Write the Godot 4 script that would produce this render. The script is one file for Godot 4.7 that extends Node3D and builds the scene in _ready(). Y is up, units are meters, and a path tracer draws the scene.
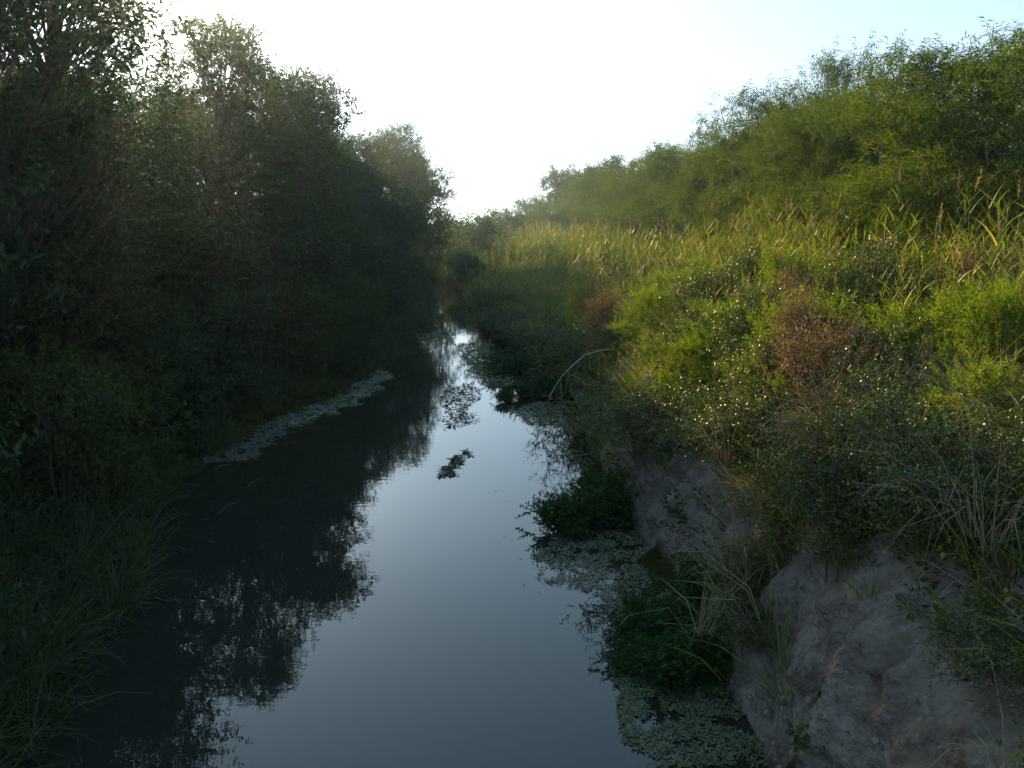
extends Node3D
# A narrow stream between overgrown banks, low sun ahead over the trees of one bank.

const FOCAL := 852.0
const PITCH := 0.18151
const EYE := Vector3(0, 5, 0)
const SUN_PIXEL := Vector2(162, -14)

var rng := RandomNumberGenerator.new()
var noise := FastNoiseLite.new()
var fine := FastNoiseLite.new()
var taken := {}
var triangles := 0

# ---------------------------------------------------------------- helpers
func ray(px: float, py: float) -> Vector3:
	return Vector3((px - 512.0) / FOCAL, (384.0 - py) / FOCAL, -1.0).rotated(Vector3.RIGHT, -PITCH)

func on_level(px: float, py: float, h := 0.0) -> Vector3:
	var r := ray(px, py)
	return EYE + r * ((h - EYE.y) / r.y)

func at_depth(px: float, py: float, d: float) -> Vector3:
	var r := ray(px, py)
	return EYE + r * (d / -r.z)

func numbered(called: String) -> String:
	if not taken.has(called):
		taken[called] = 0
		return called
	taken[called] += 1
	return "%s_%03d" % [called, taken[called]]

func tag(o: Node, label: String, category: String, group := "") -> void:
	o.set_meta("label", label)
	o.set_meta("category", category)
	if group != "":
		o.set_meta("group", group)

func base(called: String, at: Vector3, turn := 0.0, size := 1.0) -> Node3D:
	var o := Node3D.new()
	o.name = numbered(called)
	add_child(o)
	o.transform = Transform3D(Basis(Vector3.UP, turn).scaled(Vector3.ONE * size), at)
	return o

func part(called: String, mesh: Mesh, m: Material, parent: Node) -> MeshInstance3D:
	var o := MeshInstance3D.new()
	o.name = called if parent != self else numbered(called)
	o.mesh = mesh
	o.material_override = m
	parent.add_child(o, true)
	return o

# many small copies of templates joined into one mesh of stuff; each place is [transform, template number]
func mass(called: String, set_of: Array, m: Material, places: Array, label: String, category: String, group := "") -> void:
	var v := PackedVector3Array()
	var c := PackedColorArray()
	for p in places:
		var s: Array = set_of[p[1]]
		v.append_array((p[0] as Transform3D) * (s[0] as PackedVector3Array))
		c.append_array(s[1])
	triangles += v.size() / 3
	var o := part(called, commit(v, c), m, self)
	o.set_meta("kind", "stuff")
	tag(o, label, category, group)

func tinted(s: Array, k: Color) -> Array:
	var c: PackedColorArray = (s[1] as PackedColorArray).duplicate()
	for i in c.size():
		c[i] = Color(c[i].r * k.r, c[i].g * k.g, c[i].b * k.b)
	return [s[0], c]

# the point where a pixel's ray comes within LIFT of the ground
func hit(px: float, py: float, lift := 0.0) -> Vector3:
	var r := ray(px, py)
	var t := 4.0
	var p := EYE + r * t
	while t < 90.0 and p.y > maxf(ground_y(p.x, p.z), 0.0) + lift:
		t += 0.08
		p = EYE + r * t
	return foot(p.x, p.z)

func commit(v: PackedVector3Array, c: PackedColorArray) -> ArrayMesh:
	var a := []
	a.resize(Mesh.ARRAY_MAX)
	a[Mesh.ARRAY_VERTEX] = v
	a[Mesh.ARRAY_COLOR] = c
	var m := ArrayMesh.new()
	m.add_surface_from_arrays(Mesh.PRIMITIVE_TRIANGLES, a)
	return m

func rnd(a: float, b: float) -> float:
	return rng.randf_range(a, b)

func on_ball() -> Vector3:
	var y := rnd(-1, 1)
	var a := rnd(0, TAU)
	var r := sqrt(1.0 - y * y)
	return Vector3(r * cos(a), y, r * sin(a))

func frame_along(d: Vector3, roll := 0.0) -> Basis:
	# local +y runs along d
	var y := d.normalized()
	var x := y.cross(Vector3.FORWARD if absf(y.z) < 0.9 else Vector3.RIGHT).normalized()
	return Basis(x, y, x.cross(y)).rotated(y, roll)

# a leaf: two folded triangles with base, two shoulders and tip
func leaf(v: PackedVector3Array, c: PackedColorArray, at: Vector3, along: Vector3, side: Vector3, length: float, width: float, col: Color, sag := 0.0) -> void:
	var up := side.cross(along).normalized()
	var mid := at + along * length * 0.42 + up * width * 0.16
	var tip := at + along * length + Vector3(0, -sag * length, 0)
	var l := mid + side * width * 0.5
	var r := mid - side * width * 0.5
	v.append_array(PackedVector3Array([at, l, tip, at, tip, r]))
	c.append_array(PackedColorArray([col, col, col, col, col, col]))

# a long blade bent by its weight, two or more segments
func blade(v: PackedVector3Array, c: PackedColorArray, at: Vector3, dir: Vector3, length: float, width: float, droop: float, col: Color, segs := 3) -> void:
	var side := dir.cross(Vector3.UP)
	if side.length() < 0.05:
		side = Vector3.RIGHT
	side = side.normalized().rotated(dir.normalized(), rnd(-0.9, 0.9))
	var p := at
	var d := dir.normalized()
	var w := width
	for k in segs:
		var q := p + d * length / segs
		var w2 := width * (1.0 - pow((k + 1.0) / segs, 1.6))
		if k == 0:
			w2 = maxf(w2, width * 0.9)
		var pl := p + side * w * 0.5
		var pr := p - side * w * 0.5
		if k == segs - 1:
			v.append_array(PackedVector3Array([pl, q, pr]))
			c.append_array(PackedColorArray([col, col, col]))
		else:
			var ql := q + side * w2 * 0.5
			var qr := q - side * w2 * 0.5
			v.append_array(PackedVector3Array([pl, ql, pr, pr, ql, qr]))
			c.append_array(PackedColorArray([col, col, col, col, col, col]))
		p = q
		w = w2
		d = (d + Vector3(0, -droop / segs, 0)).normalized()

func tube(v: PackedVector3Array, c: PackedColorArray, pts: Array, r0: float, r1: float, sides: int, col: Color) -> void:
	var n := pts.size()
	var before := []
	for i in n:
		var d: Vector3 = (pts[mini(i + 1, n - 1)] - pts[maxi(i - 1, 0)])
		var b := frame_along(d)
		var r := lerpf(r0, r1, float(i) / (n - 1))
		var ring := []
		for s in sides:
			var a := TAU * s / sides
			ring.append(pts[i] + (b.x * cos(a) + b.z * sin(a)) * r)
		if i > 0:
			for s in sides:
				var t := (s + 1) % sides
				v.append_array(PackedVector3Array([before[s], ring[s], before[t], before[t], ring[s], ring[t]]))
				c.append_array(PackedColorArray([col, col, col, col, col, col]))
		before = ring

func bend(a: Vector3, b: Vector3, sag: float, n := 4, jitter := 0.0) -> Array:
	var out := []
	for i in n + 1:
		var t := float(i) / n
		var p := a.lerp(b, t) + Vector3(0, sag * 4.0 * t * (1.0 - t), 0)
		if i > 0 and i < n:
			p += on_ball() * jitter
		out.append(p)
	return out

func tint(a: Color, b: Color) -> Color:
	return a.lerp(b, rng.randf())

# sprig templates: arrays of [vertices, colours]
func sprig(count: int, stem: float, length: float, width: float, spread: float, sag: float, a: Color, b: Color, wood: Color) -> Array:
	var v := PackedVector3Array()
	var c := PackedColorArray()
	var lean := Vector3(rnd(-0.3, 0.3), 1, rnd(-0.3, 0.3)).normalized()
	for s in 2:
		var side := Vector3.RIGHT.rotated(Vector3.UP, s * PI / 2)
		v.append_array(PackedVector3Array([side * 0.006, lean * stem, -side * 0.006]))
		c.append_array(PackedColorArray([wood, wood, wood]))
	for i in count:
		var t := (i + 0.6) / count
		var p := lean * stem * t
		var az := i * 2.4 + rnd(-0.5, 0.5)
		var out := Vector3(cos(az), 0, sin(az))
		var along := (out * spread + lean * rnd(0.3, 1.0) + Vector3(0, -sag, 0)).normalized()
		var side := along.cross(on_ball()).normalized()
		leaf(v, c, p, along, side, length * rnd(0.7, 1.2), width * rnd(0.8, 1.2), tint(a, b), sag * 0.4)
	return [v, c]

func sprigs(n: int, count: int, stem: float, length: float, width: float, spread: float, sag: float, a: Color, b: Color, wood: Color) -> Array:
	var out := []
	for i in n:
		var s := sprig(count, stem, length, width, spread, sag, a, b, wood)
		out.append(s)
	return out

# a woody plant: [wood mesh, crown mesh]. shape(t) gives the crown's radius share at height share t
func woody(height: float, radius: float, low: float, clumps: int, clump_r: float, per: int, set_of: Array, droop: float, stems: int, trunk_r: float, bark: Color, lean: Vector3) -> Array:
	var wv := PackedVector3Array()
	var wc := PackedColorArray()
	var cv := PackedVector3Array()
	var cc := PackedColorArray()
	var paths := []
	for s in stems:
		var a := rnd(0, TAU)
		var foot := Vector3(cos(a), 0, sin(a)) * (0.0 if stems == 1 else radius * rnd(0.05, 0.25))
		var head := Vector3(foot.x * 2.4, height * rnd(0.72, 0.9), foot.z * 2.4) + lean * height * 0.5
		var pts := []
		for i in 7:
			var t := i / 6.0
			pts.append(foot.lerp(head, t) + Vector3(rnd(-1, 1), 0, rnd(-1, 1)) * height * 0.02 * t + lean * height * 0.12 * sin(t * PI) - Vector3(0, 0.25 if i == 0 else 0.0, 0))
		tube(wv, wc, pts, trunk_r, trunk_r * 0.25, 7, bark)
		paths.append(pts)
	var lobe := rnd(0, TAU)
	for k in clumps:
		var t := low + (1.0 - low) * pow(rng.randf(), 0.85)
		var u := (t - low) / (1.0 - low)
		var prof := pow(sin(PI * clampf(0.14 + 0.76 * u, 0, 1)), 0.6)
		var a := rnd(0, TAU)
		var rr := radius * prof * (0.78 + 0.22 * sin(a * 3.0 + lobe + u * 4.0)) * sqrt(rnd(0.2, 1.0)) * rnd(0.85, 1.12)
		var path: Array = paths[k % stems]
		var axis: Vector3 = (path[6] as Vector3) * u + (path[1] as Vector3) * (1 - u)
		var p := Vector3(axis.x + cos(a) * rr, height * t * rnd(0.95, 1.03), axis.z + sin(a) * rr)
		var r := clump_r * rnd(0.6, 1.25)
		var j := clampi(int((p.y / height - 0.18) * 6.5), 0, 5)
		var root: Vector3 = path[j]
		if root.y > p.y:
			root = path[maxi(j - 1, 0)]
		var br := bend(root, p, 0.08 * root.distance_to(p) * rnd(-0.4, 1.4), 4, clump_r * 0.12)
		tube(wv, wc, br, trunk_r * rnd(0.08, 0.2) + 0.004, 0.006, 3, bark)
		# a few twigs inside the clump
		for q in 2:
			var e := p + on_ball() * r * 0.9
			tube(wv, wc, [br[3], e], 0.010, 0.004, 3, bark)
		for q in per:
			var d := on_ball()
			d.y = d.y * 0.8 + 0.12
			var at := p + Vector3(d.x, d.y * 0.8, d.z) * r * pow(rng.randf(), 0.42)
			var along := (d + on_ball() * 0.6 + Vector3(0, 0.35 - droop, 0)).normalized()
			var s: Array = set_of[rng.randi() % set_of.size()]
			var x := Transform3D(frame_along(along, rnd(0, TAU)).scaled(Vector3.ONE * rnd(0.7, 1.25)), at)
			cv.append_array(x * (s[0] as PackedVector3Array))
			cc.append_array(s[1])
	triangles += (wv.size() + cv.size()) / 3
	return [commit(wv, wc), commit(cv, cc)]

func plant(called: String, kind: Array, at: Vector3, turn: float, size: Vector3, wood_m: Material, leaf_m: Material, label: String, category: String, group := "", wood_name := "trunk", crown_name := "crown") -> Node3D:
	var o := base(called, at, turn)
	o.scale = size
	part(wood_name, kind[0], wood_m, o)
	part(crown_name, kind[1], leaf_m, o)
	tag(o, label, category, group)
	return o

# a copy of one of the plants of a kind, scaled to a height and a radius
func grow(called: String, kind: String, h0: float, r0: float, at: Vector3, high: float, wide: float, leaf_m: Material, label: String, category: String, group := "", wood_name := "trunk", crown_name := "crown") -> Node3D:
	var set_of: Array = K[kind]
	turns += 1
	return plant(called, set_of[turns % set_of.size()], at, rnd(0, TAU), Vector3(wide / r0, high / h0, wide / r0), M.bark, leaf_m, label, category, group, wood_name, crown_name)

func mat(rough: float, spec: float, back := Color.BLACK) -> StandardMaterial3D:
	var m := StandardMaterial3D.new()
	m.vertex_color_use_as_albedo = true
	m.roughness = rough
	m.metallic_specular = spec
	m.cull_mode = BaseMaterial3D.CULL_DISABLED
	if back != Color.BLACK:
		m.backlight_enabled = true
		m.backlight = back
	return m

# ---------------------------------------------------------------- the lie of the land
# z, water's edge on the tree bank, water's edge on the reed bank
const EDGES := [
	[40.0, -4.0, 2.6], [0.0, -4.0, 2.7], [-5.0, -4.2, 2.55], [-7.2, -4.5, 2.4], [-9.0, -4.8, 2.35], [-10.9, -5.1, 2.3], [-12.8, -5.7, 2.15], [-15.2, -6.4, 1.75], [-18.0, -6.5, 1.7],
	[-20.8, -6.2, 1.8], [-24.6, -5.3, 1.75], [-29.0, -4.6, 1.4], [-35.0, -4.4, 0.1], [-42.0, -4.3, -1.5], [-60.0, -5.2, -3.2], [-74.0, -7.2, -5.0], [-92.0, -14.0, -11.0], [-130.0, -40.0, -36.0], [-400.0, -240.0, -236.0], [-1200.0, -640.0, -636.0]]

func edges(z: float) -> Vector2:
	for i in EDGES.size() - 1:
		if z <= EDGES[i][0] and z >= EDGES[i + 1][0]:
			var t: float = (EDGES[i][0] - z) / (EDGES[i][0] - EDGES[i + 1][0])
			t = lerpf(t, t * t * (3.0 - 2.0 * t), 0.6)
			return Vector2(lerpf(EDGES[i][1], EDGES[i + 1][1], t), lerpf(EDGES[i][2], EDGES[i + 1][2], t))
	return Vector2(EDGES[0][1], EDGES[0][2])

func ground_y(x: float, z: float) -> float:
	var e := edges(z)
	e.x += noise.get_noise_2d(z * 3.0, 5.0) * 0.35
	e.y += noise.get_noise_2d(z * 4.0, 50.0) * 0.28
	if x >= e.x and x <= e.y:
		return -minf(minf(x - e.x, e.y - x) * 0.7, 0.9)
	var h := 0.0
	if x > e.y:
		var d := x - e.y
		var top := lerpf(3.2, 2.1, smoothstep(-27.0, -38.0, z))
		h = 2.2 * (1.0 - exp(-d / 0.62)) + 0.3 * d
		h *= lerpf(1.0, 0.62, smoothstep(-20.0, -34.0, z))
		h = top - log(1.0 + exp((top - h) * 4.0)) / 4.0 if h < top + 1.5 else top
		h = maxf(h, minf(0.03, d * 0.4))
		var rough := smoothstep(0.0, 0.4, d)
		h += noise.get_noise_2d(x * 9.0, z * 9.0) * 0.22 * rough 
		h += noise.get_noise_2d(x * 1.2, z * 1.2) * 0.25 * smoothstep(3.0, 8.0, d) + 0.9 * smoothstep(2.5, 8.0, d)
	else:
		var d := e.x - x
		h = 0.10 * smoothstep(0.0, 0.6, d) + 2.3 * smoothstep(0.3, 5.5, d)
		h += noise.get_noise_2d(x * 7.0, z * 7.0) * 0.18 * smoothstep(0.2, 1.5, d)
	return h

func foot(x: float, z: float) -> Vector3:
	return Vector3(x, ground_y(x, z), z)

func build_ground() -> void:
	var across := []
	for i in 11:
		across.append([0, -pow(1.75, 10 - i) * 1.6 - 6.0])
	for i in 40:
		across.append([0, -6.0 + i * 0.15])
	for i in 9:
		across.append([2, i / 8.0])
	for i in 60:
		across.append([1, 0.0 + (i + 1) * 0.055])
	for i in 24:
		across.append([1, 3.4 + i * 0.28])
	for i in 11:
		across.append([1, 10.0 + pow(1.75, i) * 1.6])
	var rows := []
	var z := 40.0
	while z > 2.0:
		rows.append(z)
		z -= 2.0
	while z > -26.0:
		rows.append(z)
		z -= 0.09
	var step := 0.15
	while z > -1000.0:
		rows.append(z)
		z -= step
		step *= 1.06
	var n := across.size()
	var v := PackedVector3Array()
	var idx := PackedInt32Array()
	var zone := PackedColorArray()
	for r in rows.size():
		var e := edges(rows[r])
		for a in across:
			var x: float = e.x + a[1] if a[0] == 0 else (e.y + a[1] if a[0] == 1 else lerpf(e.x, e.y, a[1]))
			var q := Vector3(x, ground_y(x, rows[r]), rows[r])
			if a[0] == 1 and a[1] < 3.0 and rows[r] > -26.0:
				var k := smoothstep(0.0, 0.25, a[1]) * (1.0 - smoothstep(2.0, 3.0, a[1]))
				var n3 := fine.get_noise_3d(q.x * 16.0, q.y * 16.0, q.z * 16.0)
				var lump := noise.get_noise_3d(q.x * 14.0, q.y * 20.0, q.z * 14.0)
				q += Vector3(n3 * 0.13 + lump * 0.16, fine.get_noise_3d(q.x * 30.0, q.y * 30.0 + 80.0, q.z * 30.0) * 0.06, n3 * 0.03) * k
			v.append(q)
			var clay := 0.0
			if a[0] == 1:
				clay = (1.0 - smoothstep(1.6, 3.0, a[1] + noise.get_noise_2d(x * 6.0, rows[r] * 6.0))) * smoothstep(-24.0, -16.0, rows[r])
			zone.append(Color(0.17, 0.21, 0.09).lerp(Color.WHITE, clay))
	for r in rows.size() - 1:
		for k in n - 1:
			var p := r * n + k
			idx.append_array(PackedInt32Array([p, p + n, p + 1, p + 1, p + n, p + n + 1]))
	var arr := []
	arr.resize(Mesh.ARRAY_MAX)
	arr[Mesh.ARRAY_VERTEX] = v
	arr[Mesh.ARRAY_COLOR] = zone
	arr[Mesh.ARRAY_INDEX] = idx
	var am := ArrayMesh.new()
	am.add_surface_from_arrays(Mesh.PRIMITIVE_TRIANGLES, arr)
	var st := SurfaceTool.new()
	st.create_from(am, 0)
	st.generate_normals()
	var m := StandardMaterial3D.new()
	m.vertex_color_use_as_albedo = true
	m.roughness = 0.95
	m.specular_mode = BaseMaterial3D.SPECULAR_DISABLED
	m.uv1_triplanar = true
	m.uv1_world_triplanar = true
	m.uv1_scale = Vector3.ONE * 0.28
	m.albedo_texture = soil_texture()
	m.heightmap_enabled = true
	m.heightmap_texture = grain_texture()
	m.heightmap_scale = 7.0
	m.heightmap_deep_parallax = false
	part("ground", st.commit(), m, self).set_meta("kind", "structure")

func soil_texture() -> ImageTexture:
	var n := 512
	var im := Image.create(n, n, false, Image.FORMAT_RGB8)
	var a := FastNoiseLite.new()
	a.seed = 4
	a.frequency = 0.012
	a.fractal_octaves = 5
	var b := FastNoiseLite.new()
	b.seed = 9
	b.frequency = 0.09
	b.fractal_octaves = 3
	var sa := a.get_seamless_image(n, n)
	var sb := b.get_seamless_image(n, n)
	for y in n:
		for x in n:
			var p := sa.get_pixel(x, y).r
			var q := sb.get_pixel(x, y).r
			var c := Color(0.37, 0.315, 0.262).lerp(Color(0.54, 0.483, 0.422), clampf(p * 1.5 - 0.3, 0, 1))
			c = c.lerp(Color(0.27, 0.22, 0.18), clampf((q - 0.62) * 3.0, 0, 0.7))
			c = c.lerp(Color(0.58, 0.56, 0.55), clampf((0.26 - q) * 5.0, 0, 0.6))
			im.set_pixel(x, y, c)
	im.generate_mipmaps()
	return ImageTexture.create_from_image(im)

func grain_texture() -> ImageTexture:
	var b := FastNoiseLite.new()
	b.seed = 12
	b.frequency = 0.035
	b.fractal_octaves = 6
	b.fractal_gain = 0.6
	return ImageTexture.create_from_image(b.get_seamless_image(512, 512))

func build_water() -> void:
	var st := SurfaceTool.new()
	st.begin(Mesh.PRIMITIVE_TRIANGLES)
	var zs := [40.0, 10.0, 0.0, -5.0, -10.0, -15.0, -20.0, -25.0, -30.0, -36.0, -42.0, -50.0, -60.0, -67.0, -74.0, -83.0, -92.0, -110.0, -130.0, -400.0]
	for i in zs.size() - 1:
		var a := edges(zs[i])
		var b := edges(zs[i + 1])
		var p := [Vector3(a.x - 1.2, 0, zs[i]), Vector3(a.y + 1.2, 0, zs[i]), Vector3(b.x - 1.2, 0, zs[i + 1]), Vector3(b.y + 1.2, 0, zs[i + 1])]
		for k in [0, 2, 1, 1, 2, 3]:
			st.set_normal(Vector3.UP)
			st.add_vertex(p[k])
	var m := StandardMaterial3D.new()
	m.albedo_color = Color(0.018, 0.019, 0.013).linear_to_srgb()
	m.roughness = 0.015
	m.metallic_specular = 0.36
	var rip := FastNoiseLite.new()
	rip.seed = 31
	rip.frequency = 0.02
	rip.fractal_octaves = 3
	m.heightmap_enabled = true
	m.heightmap_texture = ImageTexture.create_from_image(rip.get_seamless_image(512, 512))
	m.heightmap_scale = 0.05
	m.uv1_triplanar = true
	m.uv1_world_triplanar = true
	m.uv1_scale = Vector3(0.22, 0.22, 0.34)
	part("water", st.commit(), m, self).set_meta("kind", "structure")

# ---------------------------------------------------------------- the sky
func sky_image(to_sun: Vector3) -> Image:
	var w := 1024
	var h := 512
	var im := Image.create(w, h, false, Image.FORMAT_RGBF)
	for y in h:
		var el := PI * (0.5 - (y + 0.5) / h)
		var s := sin(el)
		for x in w:
			var az := TAU * (x + 0.5) / w
			var d := Vector3(sin(az) * cos(el), s, -cos(az) * cos(el))
			var up := maxf(s, 0.0)
			var thick := exp(-up * 6.0)
			var c := Vector3(0.18, 0.42, 0.74).lerp(Vector3(1.05, 1.06, 1.02), thick)
			var g := acos(clampf(d.dot(to_sun), -1, 1))
			# scattering round the sun, by angle only
			var wide := exp(-g / 0.42)
			var near := 1.0 / (1.0 + pow(g / 0.055, 2.2))
			c += Vector3(0.66, 0.95, 1.15) * wide * 2.0 + Vector3(1.0, 0.94, 0.82) * near * 14.0
			im.set_pixel(x, y, Color(c.x, c.y, c.z))
	return im

func _ready() -> void:
	rng.seed = 7
	noise.seed = 3
	noise.frequency = 0.12
	noise.fractal_octaves = 3
	fine.seed = 8
	fine.frequency = 0.1
	fine.fractal_octaves = 4

	# camera
	var cam := Camera3D.new()
	cam.name = "camera"
	cam.fov = rad_to_deg(2.0 * atan(384.0 / FOCAL))
	cam.near = 0.1
	cam.far = 8000.0
	cam.position = EYE
	cam.rotation.x = -PITCH
	cam.current = true
	add_child(cam)
	# sky, sun, exposure
	var to_sun := ray(SUN_PIXEL.x, SUN_PIXEL.y).normalized()
	var env := Environment.new()
	env.background_mode = Environment.BG_SKY
	env.sky = Sky.new()
	var pano := PanoramaSkyMaterial.new()
	pano.panorama = ImageTexture.create_from_image(sky_image(to_sun))
	env.sky.sky_material = pano
	env.background_energy_multiplier = 0.42
	env.tonemap_mode = Environment.TONE_MAPPER_LINEAR
	env.tonemap_exposure = 2.65
	env.volumetric_fog_enabled = true
	env.volumetric_fog_density = 0.0006
	env.volumetric_fog_albedo = Color(0.75, 0.88, 1.0)
	env.volumetric_fog_anisotropy = 0.82
	env.sdfgi_enabled = true
	env.ssao_enabled = true
	env.ssil_enabled = true
	var we := WorldEnvironment.new()
	we.name = "world_environment"
	we.environment = env
	add_child(we)
	var sun := DirectionalLight3D.new()
	sun.name = "sun"
	sun.light_color = Color(1.0, 0.83, 0.55)
	sun.light_energy = 1.6
	sun.light_angular_distance = 0.5
	sun.shadow_enabled = true
	sun.basis = Basis.looking_at(-to_sun)
	add_child(sun)

	build_ground()
	build_water()
	build_far()
	print("land ", Time.get_ticks_msec())
	build_kinds()
	print("kinds ", Time.get_ticks_msec())
	build_tree_bank()
	build_reed_bank()
	build_water_plants()
	print("triangles ", triangles)
	print("done ", Time.get_ticks_msec())

func build_far() -> void:
	# a low ridge on the horizon
	var st := SurfaceTool.new()
	st.begin(Mesh.PRIMITIVE_TRIANGLES)
	var n := 80
	var rows := []
	for j in 7:
		var row := []
		for i in n + 1:
			var x := lerpf(-900.0, 700.0, float(i) / n)
			var u := j / 6.0
			var y := 1.0 + sin(u * PI) * (6.5 + 5.0 * noise.get_noise_2d(x * 0.03, j * 3.0))
			row.append(Vector3(x, y, -760.0 - u * 220.0))
		rows.append(row)
	for j in 6:
		for i in n:
			for p in [rows[j][i], rows[j + 1][i], rows[j][i + 1], rows[j][i + 1], rows[j + 1][i], rows[j + 1][i + 1]]:
				st.add_vertex(p)
	st.generate_normals()
	var m := StandardMaterial3D.new()
	m.albedo_color = Color(0.07, 0.085, 0.06).linear_to_srgb()
	m.roughness = 1.0
	m.specular_mode = BaseMaterial3D.SPECULAR_DISABLED
	part("hills", st.commit(), m, self).set_meta("kind", "structure")

# ---------------------------------------------------------------- kinds of plants
var S := {}
var K := {}
var turns := 0
var M := {}
const BARK := Color(0.10, 0.08, 0.06)
const PALE := Color(0.24, 0.20, 0.15)
const HERB := Color(0.12, 0.14, 0.04)
const RUST := Color(0.2, 0.13, 0.07)

func build_kinds() -> void:
	M.bark = mat(0.9, 0.3)
	M.leaf = mat(0.65, 0.26, Color(0.75, 0.9, 0.35))
	M.soft = mat(0.65, 0.3, Color(0.9, 1.0, 0.35))
	M.grass = mat(0.55, 0.4, Color(0.95, 1.0, 0.4))
	M.shiny = mat(0.42, 0.36, Color(0.6, 0.75, 0.3))
	M.dry = mat(0.75, 0.3, Color(0.6, 0.55, 0.4))
	S.tall = sprigs(6, 10, 0.44, 0.115, 0.075, 0.9, 0.1, Color(0.045, 0.06, 0.018), Color(0.085, 0.10, 0.03), BARK)
	S.cool = sprigs(6, 12, 0.5, 0.13, 0.045, 0.8, 0.35, Color(0.03, 0.052, 0.022), Color(0.06, 0.085, 0.036), BARK)
	S.fray = sprigs(6, 12, 0.42, 0.085, 0.055, 0.9, 0.1, Color(0.045, 0.06, 0.018), Color(0.085, 0.10, 0.03), BARK)
	S.wattle = sprigs(6, 14, 0.5, 0.17, 0.026, 0.7, 0.5, Color(0.05, 0.085, 0.016), Color(0.12, 0.155, 0.026), PALE)
	S.gum = sprigs(4, 10, 0.7, 0.3, 0.10, 0.8, 0.4, Color(0.06, 0.085, 0.04), Color(0.09, 0.11, 0.06), PALE)
	S.bush = sprigs(6, 12, 0.38, 0.08, 0.052, 1.0, 0.15, Color(0.045, 0.058, 0.016), Color(0.09, 0.10, 0.028), BARK)
	S.feather = sprigs(6, 20, 0.26, 0.06, 0.011, 0.6, 0.05, Color(0.11, 0.155, 0.015), Color(0.22, 0.26, 0.03), HERB)
	S.vine = sprigs(4, 10, 0.26, 0.042, 0.03, 1.0, 0.2, Color(0.05, 0.085, 0.02), Color(0.11, 0.14, 0.03), BARK)
	S.vine.append_array(sprigs(2, 9, 0.26, 0.042, 0.03, 1.0, 0.2, Color(0.17, 0.15, 0.03), Color(0.24, 0.18, 0.05), BARK))
	S.rusty = sprigs(5, 10, 0.34, 0.05, 0.028, 0.9, 0.1, Color(0.17, 0.12, 0.045), Color(0.30, 0.22, 0.10), RUST)
	S.cress = sprigs(5, 11, 0.24, 0.055, 0.036, 1.0, 0.0, Color(0.035, 0.07, 0.02), Color(0.06, 0.10, 0.03), Color(0.05, 0.08, 0.02))
	K.tall = []
	for i in 4:
		K.tall.append(woody(9.0, 3.2, 0.12, 250, [0.66, 0.55, 0.8, 0.6][i], 20, [S.tall, S.cool, S.tall, S.cool][i], 0.0, 1 + i % 2, 0.16, BARK, Vector3(rnd(-0.05, 0.1), 0, rnd(-0.08, 0.08))))
	K.fray = [woody(9.0, 3.1, 0.12, 230, 0.52, 20, S.fray, 0.0, 1, 0.15, BARK, Vector3(0.06, 0, 0))]
	K.wattle = []
	for i in 4:
		K.wattle.append(woody(6.0, 3.2, 0.03, 60, 0.88, 58, S.wattle, 0.45, 3, 0.08, PALE, Vector3.ZERO))
	K.wattle_thin = [woody(6.0, 3.0, 0.1, 60, 0.62, 20, S.wattle, 0.1, 3, 0.08, PALE, Vector3.ZERO)]
	K.gum = []
	for i in 2:
		K.gum.append(woody(8.0, 3.6, 0.22, 50, 0.95, 22, S.gum, 0.3, 1, 0.22, PALE, Vector3(rnd(-0.1, 0.1), 0, 0)))
	K.willow = [woody(3.6, 2.8, 0.0, 34, 0.8, 14, S.gum, 0.1, 4, 0.04, BARK, Vector3.ZERO)]
	K.bush = []
	for i in 5:
		K.bush.append(woody(2.3, 1.8, 0.02, 62, 0.5, 16, [S.bush, S.cool][i % 2], 0.1 + 0.3 * (i % 2), 5, 0.03, BARK, Vector3.ZERO))
	K.feather = []
	for i in 5:
		K.feather.append(woody(1.05, 0.9, 0.0, 36, 0.20, 15, S.feather, -0.25, 6, 0.013, HERB, Vector3.ZERO))
	K.rusty = []
	for i in 3:
		K.rusty.append(woody(1.05, 0.85, 0.0, 34, 0.22, 15, S.rusty, -0.1, 6, 0.012, RUST, Vector3.ZERO))
	K.vine = []
	for i in 5:
		K.vine.append(woody(1.0, 1.0, 0.0, 38, 0.26, 16, S.vine, 0.2, 6, 0.013, BARK, Vector3.ZERO))
	K.cress = []
	for i in 4:
		K.cress.append(woody(0.5, 0.55, 0.0, 30, 0.15, 14, S.cress, -0.2, 6, 0.008, Color(0.05, 0.08, 0.02), Vector3.ZERO))
	S.tussock = []
	S.straw = []
	for i in 6:
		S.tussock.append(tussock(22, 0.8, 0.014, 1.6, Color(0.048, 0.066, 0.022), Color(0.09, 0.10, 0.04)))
		S.straw.append(tussock(30, 0.75, 0.008, 2.0, Color(0.22, 0.17, 0.09), Color(0.36, 0.29, 0.16)))
	S.long_straw = []
	for i in 4:
		S.long_straw.append(tussock(26, 1.15, 0.009, 1.9, Color(0.20, 0.15, 0.08), Color(0.34, 0.27, 0.16)))
	S.lush = []
	for i in 6:
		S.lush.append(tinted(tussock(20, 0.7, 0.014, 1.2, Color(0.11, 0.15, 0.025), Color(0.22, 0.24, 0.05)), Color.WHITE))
	S.reed = []
	S.far_reed = []
	for i in 8:
		S.reed.append(reed(i >= 6, 11, 4))
		S.far_reed.append(reed(i >= 6, 6, 2))
	S.weed = []
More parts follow.
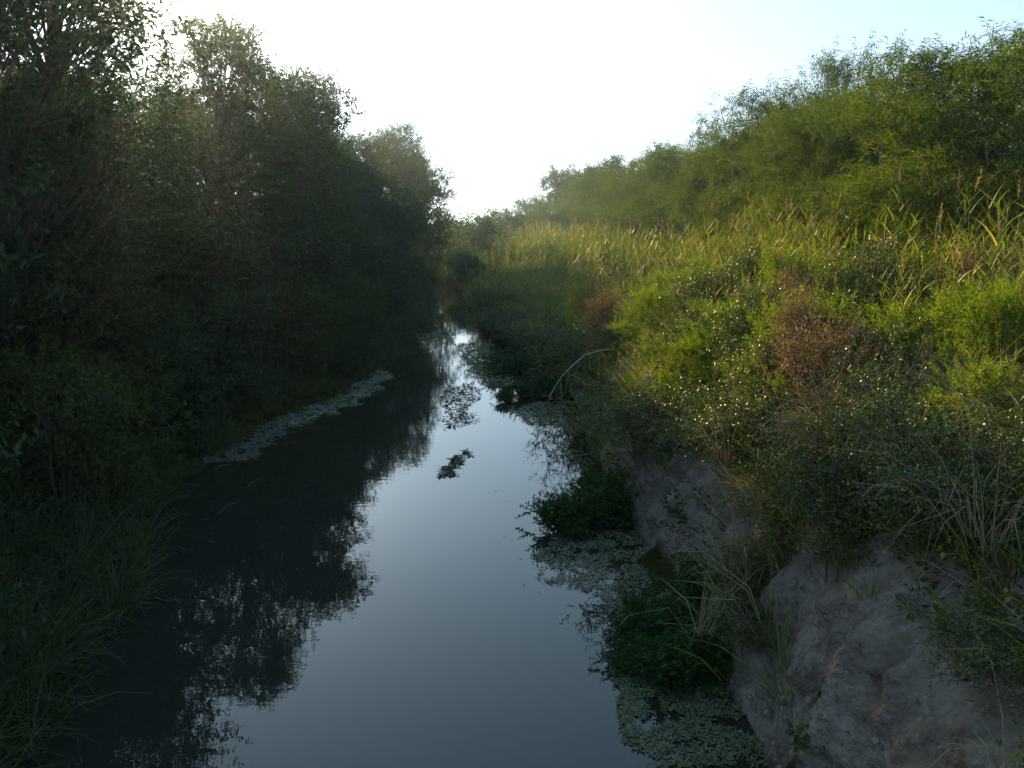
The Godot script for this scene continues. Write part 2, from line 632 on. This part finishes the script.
	for i in 8:
		var v := PackedVector3Array()
		var c := PackedColorArray()
		for q in 5:
			var x := Transform3D(frame_along((Vector3.UP + on_ball() * 0.8).normalized(), rnd(0, TAU)), Vector3(rnd(-0.18, 0.18), 0, rnd(-0.18, 0.18)))
			var s: Array = (S.vine if i % 2 else S.bush)[q]
			v.append_array(x * (s[0] as PackedVector3Array))
			c.append_array(s[1])
		S.weed.append(tinted([v, c], [Color.WHITE, Color(1.5, 1.35, 0.8), Color(2.0, 1.7, 0.7), Color(0.9, 1.1, 0.9)][i / 2]))

func tussock(n: int, length: float, width: float, droop: float, a: Color, b: Color) -> Array:
	var v := PackedVector3Array()
	var c := PackedColorArray()
	for i in n:
		var az := rnd(0, TAU)
		var d := Vector3(cos(az) * rnd(0.1, 0.9), 1.0, sin(az) * rnd(0.1, 0.9))
		blade(v, c, Vector3(cos(az), 0, sin(az)) * rnd(0, 0.14) - Vector3(0, 0.05, 0), d, length * rnd(0.5, 1.3), width * rnd(0.7, 1.2), droop * rnd(0.5, 1.4), tint(a, b), 3)
	return [v, c]

# a reed: [vertices, colours, stem arrays, foliage arrays, plume arrays]
func reed(plume: bool, leaves: int, segs: int) -> Array:
	var sv := PackedVector3Array()
	var sc := PackedColorArray()
	var fv := PackedVector3Array()
	var fc := PackedColorArray()
	var pv := PackedVector3Array()
	var pc := PackedColorArray()
	var h := rnd(1.6, 2.2)
	var lean := Vector3(rnd(-0.15, 0.25), 0, rnd(-0.15, 0.15))
	var pts := []
	for i in 4:
		var t := i / 3.0
		pts.append(Vector3(lean.x * t * t * h, h * t - 0.1, lean.z * t * t * h))
	tube(sv, sc, pts, 0.008, 0.004, 3, Color(0.17, 0.17, 0.05))
	var az := rnd(0, TAU)
	for i in leaves:
		var t := 0.25 + 0.74 * i / leaves
		az += 2.6 + rnd(-0.5, 0.5)
		var at := Vector3(lean.x * t * t * h, h * t - 0.1, lean.z * t * t * h)
		var d := Vector3(cos(az) * 0.7, rnd(0.7, 1.4), sin(az) * 0.7)
		var roll := rng.randf()
		var col := tint(Color(0.10, 0.15, 0.022), Color(0.20, 0.245, 0.038))
		if roll < 0.08:
			col = tint(Color(0.42, 0.30, 0.05), Color(0.45, 0.36, 0.12))
		elif roll < 0.17:
			col = Color(0.30, 0.22, 0.12)
		blade(fv, fc, at, d, rnd(0.35, 0.62), rnd(0.015, 0.026) * (1.0 if segs > 2 else 1.4), rnd(0.3, 1.4), col, segs)
	if plume:
		var top: Vector3 = pts[3]
		for i in 30:
			var t := rng.randf()
			var a := rnd(0, TAU)
			var p := top + Vector3(lean.x, 1, lean.z).normalized() * t * 0.3
			blade(pv, pc, p, Vector3(cos(a) * 0.35 + 0.25, 1.0, sin(a) * 0.35), rnd(0.06, 0.14) * (1.15 - t * 0.6), 0.010, rnd(0.6, 1.6), tint(Color(0.26, 0.17, 0.11), Color(0.40, 0.30, 0.20)), 2)
	var v := sv.duplicate()
	v.append_array(fv)
	v.append_array(pv)
	var c := sc.duplicate()
	c.append_array(fc)
	c.append_array(pc)
	return [v, c, [sv, sc], [fv, fc], [pv, pc]]

# ---------------------------------------------------------------- the bank of trees
func build_tree_bank() -> void:
	var g := "trees along the shaded bank"
	# x, z, height of the top, radius, clumps, sprigs, label
	var trees := [
		[-10.0, -16.0, 11.6, 3.6, "tall", "broad dark tree at the near end of the shaded row, reaching highest"],
		[-10.4, -21.5, 8.5, 3.2, "tall", "dark tree with the low sun just above its crown"],
		[-9.4, -28.0, 11.2, 2.9, "fray", "tall loose-crowned tree beside the sun, twigs fraying over the water"],
		[-8.5, -33.5, 10.5, 3.1, "tall", "leaning dark tree just past the tall loose-crowned one"],
		[-8.8, -42.0, 9.6, 3.3, "tall", "rounded dark tree at the middle of the shaded row"],
		[-8.8, -50.0, 9.8, 3.2, "tall", "lighter green tree halfway along the shaded row"],
		[-8.6, -60.0, 11.5, 3.1, "tall", "dark tree with a small tuft on top, far along the shaded row"],
		[-8.0, -72.0, 10.6, 3.5, "tall", "dense dark tree closing the shaded row over the stream's end"],
		[-14.0, -18.5, 9.6, 3.8, "tall", "dark tree in the second line behind the highest tree"],
		[-14.5, -27.0, 8.6, 3.8, "tall", "dark tree in the second line behind the sunlit gap"],
		[-13.5, -36.0, 10.0, 3.6, "tall", "dark tree in the second line behind the loose-crowned tree"],
		[-13.0, -62.0, 10.0, 3.6, "tall", "dark tree in the second line near the end of the row"],
	]
	for t in trees:
		var p := foot(t[0], t[1])
		grow("broadleaf_tree", t[4], 9.0, 3.2, p, t[2] - p.y, t[3], M.leaf, t[5], "tree", g)
	# bushes that clothe the bank below them
	for z in [-7.0, -9.5, -12.5, -15.5, -18.5, -22.0, -25.5, -29.5, -34.0, -39.0, -45.0, -52.0, -60.0, -69.0]:
		var e := edges(z)
		for row in 2:
			var x: float = e.x - [1.9, 3.9, 7.0][row] + rnd(-0.4, 0.4)
			var zz: float = z + rnd(-0.7, 0.7)
			var tall: float = rnd(1.8, 2.6) * [1.0, 1.5, 2.0][row]
			grow("bramble_bush", "bush", 2.3, 1.8, foot(x, zz) - Vector3(0, 0.1, 0), tall, rnd(1.6, 2.0) * [1.0, 1.35, 1.6][row], M.leaf,
				["dark bramble bush on the slope just above the water under the tree row", "tall dark bush filling the gap between the tree trunks", "large dark bush in the gloom behind the tree trunks"][row], "bush", ["bushes under the tree row", "bushes between the trunks", "bushes behind the trunks"][row], "stem", "foliage")
	for q in [[-3.0, -84.0, 3.4], [-7.0, -95.0, 3.8], [-11.5, -102.0, 3.6], [-16.0, -106.0, 3.8], [-1.0, -96.0, 3.4], [3.0, -104.0, 3.8], [-21.0, -104.0, 4.0]]:
		grow("willow_bush", "willow", 3.6, 2.8, foot(q[0], q[1]), q[2], rnd(2.6, 3.4), M.leaf, "dull green bush standing across the bend at the stream's far end", "bush", "bushes at the bend", "stem", "foliage")
	for z in [-68.0, -73.0, -78.0, -82.0, -86.0, -90.0]:
		grow("willow_bush", "willow", 3.6, 2.8, foot(edges(z).y + rnd(0.3, 0.8), z) - Vector3(0, 0.2, 0), rnd(1.6, 2.4), rnd(1.7, 2.3), M.leaf, "low dull green bush overhanging the last reach of the stream", "bush", "bushes at the stream's end", "stem", "foliage")
	# long grass hanging to the water
	var places := []
	for k in 2200:
		var z := -4.0 - 100.0 * pow(rng.randf(), 2.2)
		var e := edges(z)
		var d := rnd(-0.05, 2.6)
		var p := foot(e.x - d, z)
		if p.y < 0.0 or (d < 0.8 and z < -13.0 and noise.get_noise_2d(z * 3.0, 900.0) > 0.08):
			continue
		var s := rnd(0.5, 1.5)
		places.append([Transform3D(Basis(Vector3.UP, rnd(0, TAU)).scaled(Vector3(s, s * rnd(0.8, 1.2), s)).rotated(Vector3.FORWARD, rnd(0.0, 0.6)), p), k % 6])
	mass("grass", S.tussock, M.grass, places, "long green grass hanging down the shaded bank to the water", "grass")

# ---------------------------------------------------------------- the bank of reeds
func bare(x: float, z: float) -> bool:
	# where the slope shows naked clay
	var d := x - edges(z).y
	if d < 0.0 or d > 1.25 or z < -13.2 or z > -2.0:
		return false
	return (z > -8.6 and d < 1.0) or (z < -9.4 and d < 0.7)

func build_reed_bank() -> void:
	var g := "trees behind the reeds"
	# picture column and top row of each crown, its distance across from the stream, radius
	var trees := [
		[1022, 58, 10.0, 2.9, "wattle", "tall bushy tree standing where the reed bank comes closest to the bridge"],
		[930, 72, 9.8, 2.7, "wattle", "bright yellow-green tree with narrow leaves and a pale bare trunk"],
		[872, 64, 14.0, 2.8, "wattle_thin", "thin-topped tree with sky showing through, behind the bright yellow-green tree"],
		[850, 118, 9.6, 2.6, "wattle", "low bright green mound in front of the thin-topped tree"],
		[800, 104, 10.4, 2.9, "wattle", "darker narrow-leaved tree next to the bright yellow-green tree"],
		[765, 122, 11.0, 3.0, "wattle", "dark rounded tree between the darker tree and the dome-shaped one"],
		[735, 142, 9.8, 3.2, "wattle", "dome-shaped green tree in the middle of the row behind the reeds"],
		[700, 150, 10.2, 3.3, "wattle", "low green tree after the dome-shaped one"],
		[668, 160, 9.6, 3.6, "wattle", "rounded green tree far along the row behind the reeds"],
		[640, 170, 9.4, 4.0, "wattle", "flat-topped green tree far along the row behind the reeds"],
		[612, 178, 9.2, 3.8, "wattle", "small green tree near the end of the row behind the reeds"],
		[585, 195, 8.0, 3.4, "wattle", "green tree of the row behind the reeds, under the gum trees"],
		[556, 206, 5.0, 3.4, "wattle", "last and lowest green tree of the row behind the reeds"],
		[985, 105, 13.5, 3.6, "wattle", "dark tree in the second line filling the dip beside the tallest bushy tree"],
		[910, 110, 14.5, 3.8, "wattle", "dark tree in the second line behind the bright yellow-green tree"],
	]
	for t in trees:
		var away: float = t[2] * FOCAL / (t[0] - 512.0)
		var top := at_depth(t[0], t[1], away)
		var p := foot(top.x, top.z)
		grow("wattle_tree", t[4], 5.9, 3.2, p, top.y - p.y, t[3], M.soft, t[5], "tree", g)
	for t in [[9.6, -84.0, 11.0, "grey-green gum tree rising above the far end of the reed-bank row"], [7.5, -122.0, 12.4, "broad grey-green gum tree standing farthest off above the reeds"], [10.5, -128.0, 13.0, "grey-green gum tree touching the broad one above the reeds"], [3.0, -150.0, 9.6, "tiny gum tree on the skyline past the reeds"]]:
		var p := foot(t[0], t[1])
		grow("gum_tree", "gum", 8.0, 3.6, p, t[2] - p.y, 4.2, M.leaf, t[3], "tree", "far gum trees")
	# the reed bed, near and far
	var close := []
	var far := []
	for k in 6000:
		var z := -7.0 - 110.0 * pow(rng.randf(), 1.5)
		var d := lerpf(1.7, 9.5, rng.randf()) if z > -30.0 else lerpf(0.3, 14.0, pow(rng.randf(), 1.2))
		if noise.get_noise_2d(z * 2.0 + 100.0, d * 3.0) < lerpf(0.05, -0.25, smoothstep(2.0, 4.5, d)):
			continue
		var p := foot(edges(z).y + d, z)
		var s := rnd(0.6, 1.05) * lerpf(0.6, 1.0, smoothstep(2.0, 5.0, d)) * lerpf(1.0, 1.25, smoothstep(-30.0, -40.0, z))
		var x := Transform3D(Basis(Vector3.UP, rnd(0, TAU)).scaled(Vector3.ONE * s).rotated(on_ball(), rnd(0, 0.25)), p)
		(close if z > -34.0 else far).append([x, k % 6 if rng.randf() < 0.8 else 6 + k % 2])
	mass("reed_bed", S.reed, M.grass, close, "dense bed of green and yellowing reeds on top of the sunlit bank", "reeds")
	mass("reed_bed", S.far_reed, M.grass, far, "far stretch of the reed bed where the stream narrows", "reeds")
	# single reeds that stand out of the bed
	var made := []
	for r in S.reed:
		made.append([commit(r[2][0], r[2][1]), commit(r[3][0], r[3][1]), commit(r[4][0], r[4][1]) if r[4][0].size() else null])
	for k in 90:
		var z := -9.0 - 26.0 * pow(rng.randf(), 1.2)
		var q := k % 8
		var p := foot(edges(z).y + rnd(2.6, 8.5), z)
		var o := base("reed", p, rnd(0, TAU), rnd(1.0, 1.3))
		part("stem", made[q][0], M.grass, o)
		part("foliage", made[q][1], M.grass, o)
		if made[q][2]:
			part("plume", made[q][2], M.dry, o)
			tag(o, "tall reed with a brown feathery plume, rising above the reed bed", "reed", "plumed reeds")
		else:
			tag(o, "tall green reed with pointed leaves, rising above the reed bed", "reed", "leafy reeds")
	# shrubs along the crest and down the slope: kind, pixel, height, radius, label
	var shrubs := [
		["feather", 685, 372, 0.9, 0.8, "bright feathery green shrub hanging over the crest beside the upper clay face"],
		["feather", 735, 350, 1.1, 0.9, "bright feathery green shrub among smaller leaves on the crest"],
		["feather", 800, 352, 1.2, 1.0, "wide feathery green shrub above the larger bare clay face"],
		["feather", 870, 348, 1.0, 0.9, "feathery green shrub with darker base above the larger clay face"],
		["feather", 945, 340, 1.1, 1.0, "feathery green shrub beside the dry hanging grass"],
		["feather", 1010, 345, 1.1, 1.0, "feathery green shrub growing behind the dry hanging grass"],
		["feather", 655, 320, 1.0, 0.9, "feathery green shrub next to the rusty dried shrub"],
		["feather", 725, 298, 1.0, 1.0, "feathery green shrub at the foot of the reeds"],
		["feather", 830, 300, 1.1, 1.0, "feathery green shrub under leaning reeds with plumes"],
		["feather", 910, 295, 1.1, 1.0, "feathery green shrub half hidden in the reeds"],
		["rusty", 612, 330, 1.3, 0.9, "rusty brown dried shrub leaning over the stream by the bent dead branch"],
		["rusty", 990, 300, 1.0, 0.8, "rusty brown dried shrub at the edge of the reeds"],
		["vine", 605, 412, 1.1, 1.1, "yellow-flecked small-leaved bush reaching down to the water's edge"],
		["vine", 645, 420, 1.0, 1.0, "small-leaved glossy bush draped over the upper clay face"],
		["vine", 700, 425, 0.9, 0.9, "small-leaved glossy bush with pale yellow leaves over the clay"],
		["vine", 755, 430, 0.9, 0.8, "small-leaved dark bush between the two bare clay faces"],
		["vine", 775, 500, 0.7, 0.5, "small-leaved dark bush trailing down between the bare clay faces"],
		["vine", 830, 440, 0.6, 0.8, "small-leaved dark bush above the larger clay face"],
		["vine", 890, 470, 0.55, 0.8, "small-leaved dark bush hanging over the larger clay face"],
		["vine", 980, 500, 0.55, 0.8, "small-leaved dark bush beneath the dry hanging grass"],
		["vine", 1020, 440, 0.6, 0.8, "small-leaved dark bush behind the dry hanging grass"],
		["vine", 580, 350, 1.3, 1.4, "shaded bush beside the bent dead branch at the water"],
		["vine", 545, 340, 1.4, 1.5, "shaded bush at the water where the stream narrows"],
		["vine", 515, 325, 1.5, 1.6, "shaded bush hanging over the narrow part of the stream"],
		["vine", 490, 308, 1.7, 1.7, "shaded bush leaning over the stream's last visible reach"],
	]
	for k in 54:
		var z := -7.0 - 24.0 * pow(rng.randf(), 1.3)
		var p := foot(edges(z).y + lerpf(1.3, 5.2, pow(rng.randf(), 1.3)), z)
		var kind: String = ["feather", "vine", "feather", "vine", "feather", "vine", "feather", "rusty", "vine"][k % 9]
		grow({"feather": "feathery_shrub", "rusty": "dried_shrub", "vine": "glossy_bush"}[kind], kind, 1.0, 0.9, p, rnd(0.6, 1.3), rnd(0.45, 0.9), {"feather": M.soft, "rusty": M.dry, "vine": M.shiny}[kind],
			{"feather": "feathery yellow-green shrub growing up through the weeds before the reeds", "rusty": "brown dried shrub poking up through the weeds before the reeds", "vine": "small-leaved shrub growing up through the weeds before the reeds"}[kind], "shrub", kind + " shrubs among the weeds", "stem", "foliage")
	for k in 14:
		var z := -4.0 - 9.0 * rng.randf()
		var p := foot(edges(z).y + rnd(1.0, 1.9), z)
		grow("glossy_bush", "vine", 1.0, 1.0, p, rnd(0.5, 0.9), rnd(0.5, 0.8), M.shiny, "small-leaved bush clinging to the edge above the bare clay", "shrub", "bushes along the clay edge", "stem", "foliage")
	var names := {"feather": "feathery_shrub", "rusty": "dried_shrub", "vine": "glossy_bush"}
	var looks := {"feather": M.soft, "rusty": M.dry, "vine": M.shiny}
	for s in shrubs:
		grow(names[s[0]], s[0], 1.05, 0.9, hit(s[1], s[2], s[3] * 0.45) - Vector3(0, 0.06, 0), s[3], s[4], looks[s[0]], s[5], "shrub", "shrubs of the sunlit bank", "stem", "foliage")
	for q in [[0.15, -8.5], [0.35, -9.0], [0.6, -8.8], [0.9, -8.9], [0.2, -9.3], [0.75, -7.9], [0.9, -5.6], [0.85, -11.6]]:
		grow("glossy_bush", "vine", 1.0, 1.0, foot(edges(q[1]).y + q[0], q[1]), rnd(0.35, 0.6), rnd(0.35, 0.55), M.shiny, "low small-leaved bush rooted in the gully between the clay faces", "shrub", "bushes in the clay gully", "stem", "foliage")
	for k in 26:
		var z := rnd(-12.5, -4.0)
		var p := foot(edges(z).y + rnd(0.7, 1.2), z)
		var v := PackedVector3Array()
		var c := PackedColorArray()
		var drop := Vector3(rnd(-0.5, -0.2), rnd(-0.9, -0.3), rnd(-0.25, 0.25))
		tube(v, c, bend(Vector3(0.05, 0.02, 0), drop, 0.1, 6, 0.03), 0.006, 0.002, 4, tint(Color(0.14, 0.10, 0.07), Color(0.24, 0.19, 0.13)))
		var o := part("hanging_root", commit(v, c), M.bark, self)
		o.position = p
		tag(o, "thin brown root hanging out of the bare clay slope", "root", "roots hanging from the clay")
	# straw hanging over the clay
	for t in [[880, 420], [905, 400], [930, 420], [950, 400], [975, 425], [1000, 410], [1015, 450], [940, 470], [985, 470], [820, 410], [860, 440], [915, 455], [960, 500], [1005, 520], [845, 470], [770, 440], [760, 560], [745, 620]]:
		var o := base("dry_grass_tuft", hit(t[0], t[1], 0.3), rnd(0, TAU))
		var v := PackedVector3Array()
		var c := PackedColorArray()
		for q in 4:
			var s: Array = S.long_straw[(q + t[0]) % 4]
			v.append_array(Transform3D(Basis(Vector3.UP, rnd(0, TAU)).scaled(Vector3.ONE * rnd(0.8, 1.25)), Vector3(rnd(-0.45, 0.45), rnd(0.0, 0.35), rnd(-0.45, 0.45))) * (s[0] as PackedVector3Array))
			c.append_array(s[1])
		part("foliage", commit(v, c), M.dry, o)
		tag(o, "straw-coloured tuft of dry grass hanging over the shaded clay slope", "grass tuft", "dry tufts over the clay")
	# weeds and grass between them
	var wp := []
	var sp := []
	var gp := []
	for k in 5600:
		var z := -3.0 - 60.0 * pow(rng.randf(), 1.7)
		var d := rnd(0.05, 5.5)
		var x := edges(z).y + d
		if bare(x, z) and rng.randf() < 0.97:
			continue
		var p := foot(x, z)
		if p.y < 0.02:
			continue
		var x3 := Transform3D(Basis(Vector3.UP, rnd(0, TAU)).scaled(Vector3.ONE * rnd(0.6, 1.4)).rotated(Vector3.FORWARD, rnd(-0.5, 0.1)), p)
		var pick := rng.randf()
		if pick < 0.5:
			wp.append([x3, rng.randi() % 8])
		elif pick < 0.68:
			sp.append([x3, k % 6])
		else:
			gp.append([x3, k % 6])
	mass("undergrowth", S.weed, M.leaf, wp, "small leafy weeds covering the slope under the reeds", "weeds")
	mass("dry_grass", S.straw, M.dry, sp, "thin straw-coloured dry grass among the weeds under the reeds", "grass")
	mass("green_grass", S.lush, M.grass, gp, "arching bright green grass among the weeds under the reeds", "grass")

# ---------------------------------------------------------------- at the water
func mat_of_weed(called: String, outline: Array, flakes: int, size: float, a: Color, b: Color, label: String) -> void:
	# outline in picture pixels, laid on the water
	var poly := PackedVector2Array()
	for q in outline:
		var p := on_level(q[0], q[1])
		poly.append(Vector2(p.x, p.z))
	var lo := poly[0]
	var hi := poly[0]
	for q in poly:
		lo = lo.min(q)
		hi = hi.max(q)
	var v := PackedVector3Array()
	var c := PackedColorArray()
	var left := flakes
	var tries := 0
	while left > 0 and tries < flakes * 12:
		tries += 1
		var q := Vector2(rnd(lo.x, hi.x), rnd(lo.y, hi.y))
		var wob := Vector2(fine.get_noise_2d(q.x * 8.0, q.y * 8.0), fine.get_noise_2d(q.x * 8.0, q.y * 8.0 + 70.0)) * 0.5
		if not Geometry2D.is_point_in_polygon(q + wob, poly) or fine.get_noise_2d(q.x * 22.0 + 40.0, q.y * 22.0) < -0.22:
			continue
		left -= 1
		var at := Vector3(q.x, rnd(0.003, 0.02), q.y)
		var az := rnd(0, TAU)
		var along := Vector3(cos(az), rnd(-0.05, 0.35), sin(az)).normalized()
		leaf(v, c, at, along, along.cross(Vector3.UP + on_ball() * 0.3).normalized(), size * rnd(0.3, 2.6), size * rnd(0.2, 1.1), tint(a, b))
	triangles += v.size() / 3
	var o := part(called, commit(v, c), M.leaf, self)
	tag(o, label, "water weed", "mats of floating weed")

func stick(called: String, pts: Array, r0: float, r1: float, col: Color, label: String, category: String, twigs := 0, hang := 0.0) -> void:
	var o := base(called, pts[0])
	var v := PackedVector3Array()
	var c := PackedColorArray()
	var own := []
	for p in pts:
		own.append(p - pts[0])
	tube(v, c, own, r0, r1, 6, col)
	part("branch" if twigs else "wood", commit(v, c), M.bark, o)
	for k in twigs:
		var t := (k + 1.0) / (twigs + 1.0) * (own.size() - 1)
		var at: Vector3 = (own[int(t)] as Vector3).lerp(own[mini(int(t) + 1, own.size() - 1)], t - int(t))
		var tv := PackedVector3Array()
		var tc := PackedColorArray()
		tube(tv, tc, bend(at, at + Vector3(rnd(-0.2, 0.1), -hang * rnd(0.6, 1.2), rnd(-0.1, 0.1)), 0.02, 3, 0.01), r1 * 1.1, r1 * 0.5, 4, col)
		part("twig", commit(tv, tc), M.bark, o)
	tag(o, label, category, "sticks at the water")

func build_water_plants() -> void:
	# low leafy mounds at the foot of the clay
	for t in [[572, 522, 0.45, 0.55, "dark leafy cress mound reaching farthest out over the stream"], [615, 512, 0.6, 0.7, "dark leafy cress mound between the clay and the outermost mound"], [655, 628, 0.45, 0.5, "dark leafy cress mound below the two clay faces"], [705, 605, 0.6, 0.55, "dark leafy cress mound against the foot of the clay"], [690, 668, 0.4, 0.5, "dark leafy cress mound standing in the pale weed mat"], [728, 650, 0.5, 0.4, "narrow cress mound squeezed against the larger clay face"], [545, 392, 0.5, 0.9, "dark leafy cress mound near the bent dead branch"], [512, 368, 0.5, 1.0, "dark leafy cress mound where the stream narrows"]]:
		var p := on_level(t[0], t[1], 0.12)
		p.y = -0.04
		grow("cress_mound", "cress", 0.5, 0.55, p, t[2], t[3], M.leaf, t[4], "water plant", "leafy mounds at the water's edge", "stem", "foliage")
	for k in 22:
		var c: Array = [[575, 525], [620, 522], [655, 630], [705, 612], [690, 670], [640, 660], [535, 392]][k % 7]
		var p := on_level(c[0] + rnd(-30, 30), c[1] + rnd(-14, 14), 0.05)
		p.y = -0.03
		grow("cress_mound", "cress", 0.5, 0.55, p, rnd(0.12, 0.3), rnd(0.18, 0.4), M.leaf, "small ragged sprig of cress trailing round the larger mounds", "water plant", "small cress sprigs", "stem", "foliage")
	var a := Color(0.17, 0.165, 0.10)
	var b := Color(0.31, 0.28, 0.19)
	mat_of_weed("floating_weed", [[528, 572], [545, 540], [600, 522], [650, 528], [690, 560], [720, 600], [690, 640], [640, 632], [590, 604]], 9500, 0.034, a, b, "pale mat of weed spreading from the cress below the upper clay face")
	mat_of_weed("floating_weed", [[618, 680], [660, 650], [735, 670], [790, 768], [630, 768]], 8000, 0.03, Color(0.13, 0.14, 0.06), Color(0.24, 0.23, 0.13), "greenish mat of weed at the foot of the larger clay face")
	mat_of_weed("floating_weed", [[510, 412], [540, 402], [590, 412], [596, 440], [560, 432]], 2600, 0.06, a, b, "pale crescent of weed at the edge past the yellow-flecked bush")
	mat_of_weed("floating_weed", [[545, 440], [595, 440], [590, 475], [560, 462]], 700, 0.05, a, b, "thin scatter of weed off the yellow-flecked bush")
	mat_of_weed("floating_weed", [[455, 345], [490, 340], [500, 372], [520, 392], [480, 385]], 2200, 0.09, a, b, "broken mat of weed drifting where the stream narrows")
	mat_of_weed("floating_weed", [[285, 420], [330, 388], [385, 368], [388, 384], [345, 408], [300, 428]], 4200, 0.08, Color(0.20, 0.19, 0.15), Color(0.32, 0.30, 0.25), "pale grey mat of weed along the shaded bank")
	mat_of_weed("floating_weed", [[195, 470], [240, 425], [300, 415], [280, 440], [240, 462]], 3600, 0.06, Color(0.14, 0.14, 0.11), Color(0.22, 0.21, 0.18), "grey mat of weed among floating sticks by the shaded bank")
	mat_of_weed("floating_weed", [[434, 488], [440, 470], [462, 458], [472, 446], [474, 452], [462, 468], [445, 476]], 520, 0.06, Color(0.07, 0.06, 0.04), Color(0.13, 0.11, 0.08), "small dark raft of drifting weed alone in mid-stream")
	mat_of_weed("floating_weed", [[440, 410], [446, 388], [480, 384], [482, 396], [464, 402], [472, 420], [448, 430]], 700, 0.08, Color(0.05, 0.05, 0.04), Color(0.10, 0.09, 0.07), "dark tangle of weed round the snagged twigs in mid-stream")
	mat_of_weed("floating_weed", [[415, 335], [440, 330], [458, 332], [452, 345], [425, 350]], 500, 0.10, a, b, "scatter of weed across the stream's narrowest part")
	mat_of_weed("floating_weed", [[95, 600], [110, 570], [150, 572], [145, 600], [110, 612]], 900, 0.04, Color(0.10, 0.11, 0.07), Color(0.16, 0.16, 0.11), "small mat of weed caught in the hanging grass")
	var sv := PackedVector3Array()
	var sc := PackedColorArray()
	for k in 260:
		var z := -11.0 - 36.0 * pow(rng.randf(), 1.5)
		var e := edges(z)
		var t := rng.randf()
		t = t * t * 0.3 if k % 3 == 0 else 1.0 - t * t * 0.3
		var az := rnd(0, TAU)
		leaf(sv, sc, Vector3(lerpf(e.x + 0.2, e.y - 0.2, t), 0.004, z), Vector3(cos(az), 0.05, sin(az)), Vector3(-sin(az), 0, cos(az)), rnd(0.02, 0.07), rnd(0.012, 0.03), tint(Color(0.10, 0.09, 0.05), Color(0.24, 0.22, 0.12)))
	var litter := part("leaf_litter", commit(sv, sc), M.leaf, self)
	litter.set_meta("kind", "stuff")
	tag(litter, "specks of fallen leaves drifting on the open water", "leaf litter")
	# sticks
	var root := at_depth(616, 349, 20.0)
	var mid := at_depth(585, 357, 19.4)
	var low := at_depth(562, 376, 19.0)
	var tip := at_depth(549, 396, 18.8)
	stick("dead_branch", [root, root.lerp(mid, 0.5) + Vector3(0, 0.06, 0), mid + Vector3(0, 0.05, 0), mid.lerp(low, 0.5) + Vector3(0, 0.04, 0), low, low.lerp(tip, 0.5), tip], 0.022, 0.009, Color(0.30, 0.25, 0.19), "bare pale branch bent in an arch from the rusty shrub down to the water", "branch", 6, 0.5)
	var snag := on_level(455, 405)
	stick("snagged_twig", [snag + Vector3(-0.25, -0.05, 0.3), snag + Vector3(-0.1, 0.12, 0.1), snag + Vector3(0.2, 0.16, -0.3), snag + Vector3(0.6, 0.02, -0.6)], 0.016, 0.008, Color(0.06, 0.05, 0.04), "dark bent twig standing out of the water in mid-stream", "twig")
	var n := 0
	for q in [[205, 520, 240, 500], [262, 437, 330, 428], [300, 425, 325, 405], [150, 600, 195, 604], [215, 470, 250, 455], [245, 488, 262, 480]]:
		var p := on_level(q[0], q[1]) + Vector3(0, 0.01, 0)
		var e := on_level(q[2], q[3]) + Vector3(0, 0.03, 0)
		stick("floating_stick", bend(p, e, 0.01, 6, 0.045), 0.010, 0.004, Color(0.09, 0.08, 0.065), "thin pale stick floating in the dark water by the shaded bank", "stick")
		n += 1
	var kv := PackedVector3Array()
	var kc := PackedColorArray()
	for k in 1500:
		var z := rnd(-13.0, -3.0)
		var d := lerpf(0.02, 1.4, pow(rng.randf(), 1.6))
		var p := foot(edges(z).y + d, z) + Vector3(0, -0.005, 0)
		var r := 0.008 + 0.035 * pow(rng.randf(), 3.0)
		var col := tint(Color(0.10, 0.08, 0.06), Color(0.22, 0.18, 0.14))
		var ring := []
		for u in 5:
			ring.append(p + Vector3(cos(TAU * u / 5) * rnd(0.6, 1.4), rnd(-0.4, 0.4), sin(TAU * u / 5) * rnd(0.6, 1.4)) * r)
		for u in 5:
			kv.append_array(PackedVector3Array([ring[u], p + Vector3(0, r * 0.8, 0), ring[(u + 1) % 5]]))
			kc.append_array(PackedColorArray([col, col, col]))
	var clods := part("soil_crumbs", commit(kv, kc), M.bark, self)
	clods.set_meta("kind", "stuff")
	tag(clods, "crumbled earth lying on the bare clay slope", "soil")
	# stones on the clay
	for k in 60:
		var z := rnd(-12.5, -4.5)
		var p := foot(edges(z).y + rnd(0.05, 1.6), z)
		if not bare(p.x, p.z):
			continue
		var v := PackedVector3Array()
		var c := PackedColorArray()
		var r := rnd(0.012, 0.04)
		var ring := []
		for u in 7:
			ring.append(Vector3(cos(TAU * u / 7) * r * rnd(0.7, 1.3), rnd(-0.3, 0.3) * r, sin(TAU * u / 7) * r * rnd(0.7, 1.3)))
		var col := tint(Color(0.10, 0.09, 0.08), Color(0.24, 0.22, 0.20)) if k % 6 else Color(0.17, 0.11, 0.08)
		for u in 7:
			v.append_array(PackedVector3Array([ring[u], Vector3(0, r * 0.7, 0), ring[(u + 1) % 7], ring[u], ring[(u + 1) % 7], Vector3(0, -r, 0)]))
			c.append_array(PackedColorArray([col, col, col, col, col, col]))
		var o := part("stone", commit(v, c), M.bark, self)
		o.position = p
		tag(o, "small stone lying on the bare clay slope" if k % 6 else "reddish brick-coloured stone lying on the bare clay slope", "stone", "stones on the clay" if k % 6 else "reddish stones on the clay")
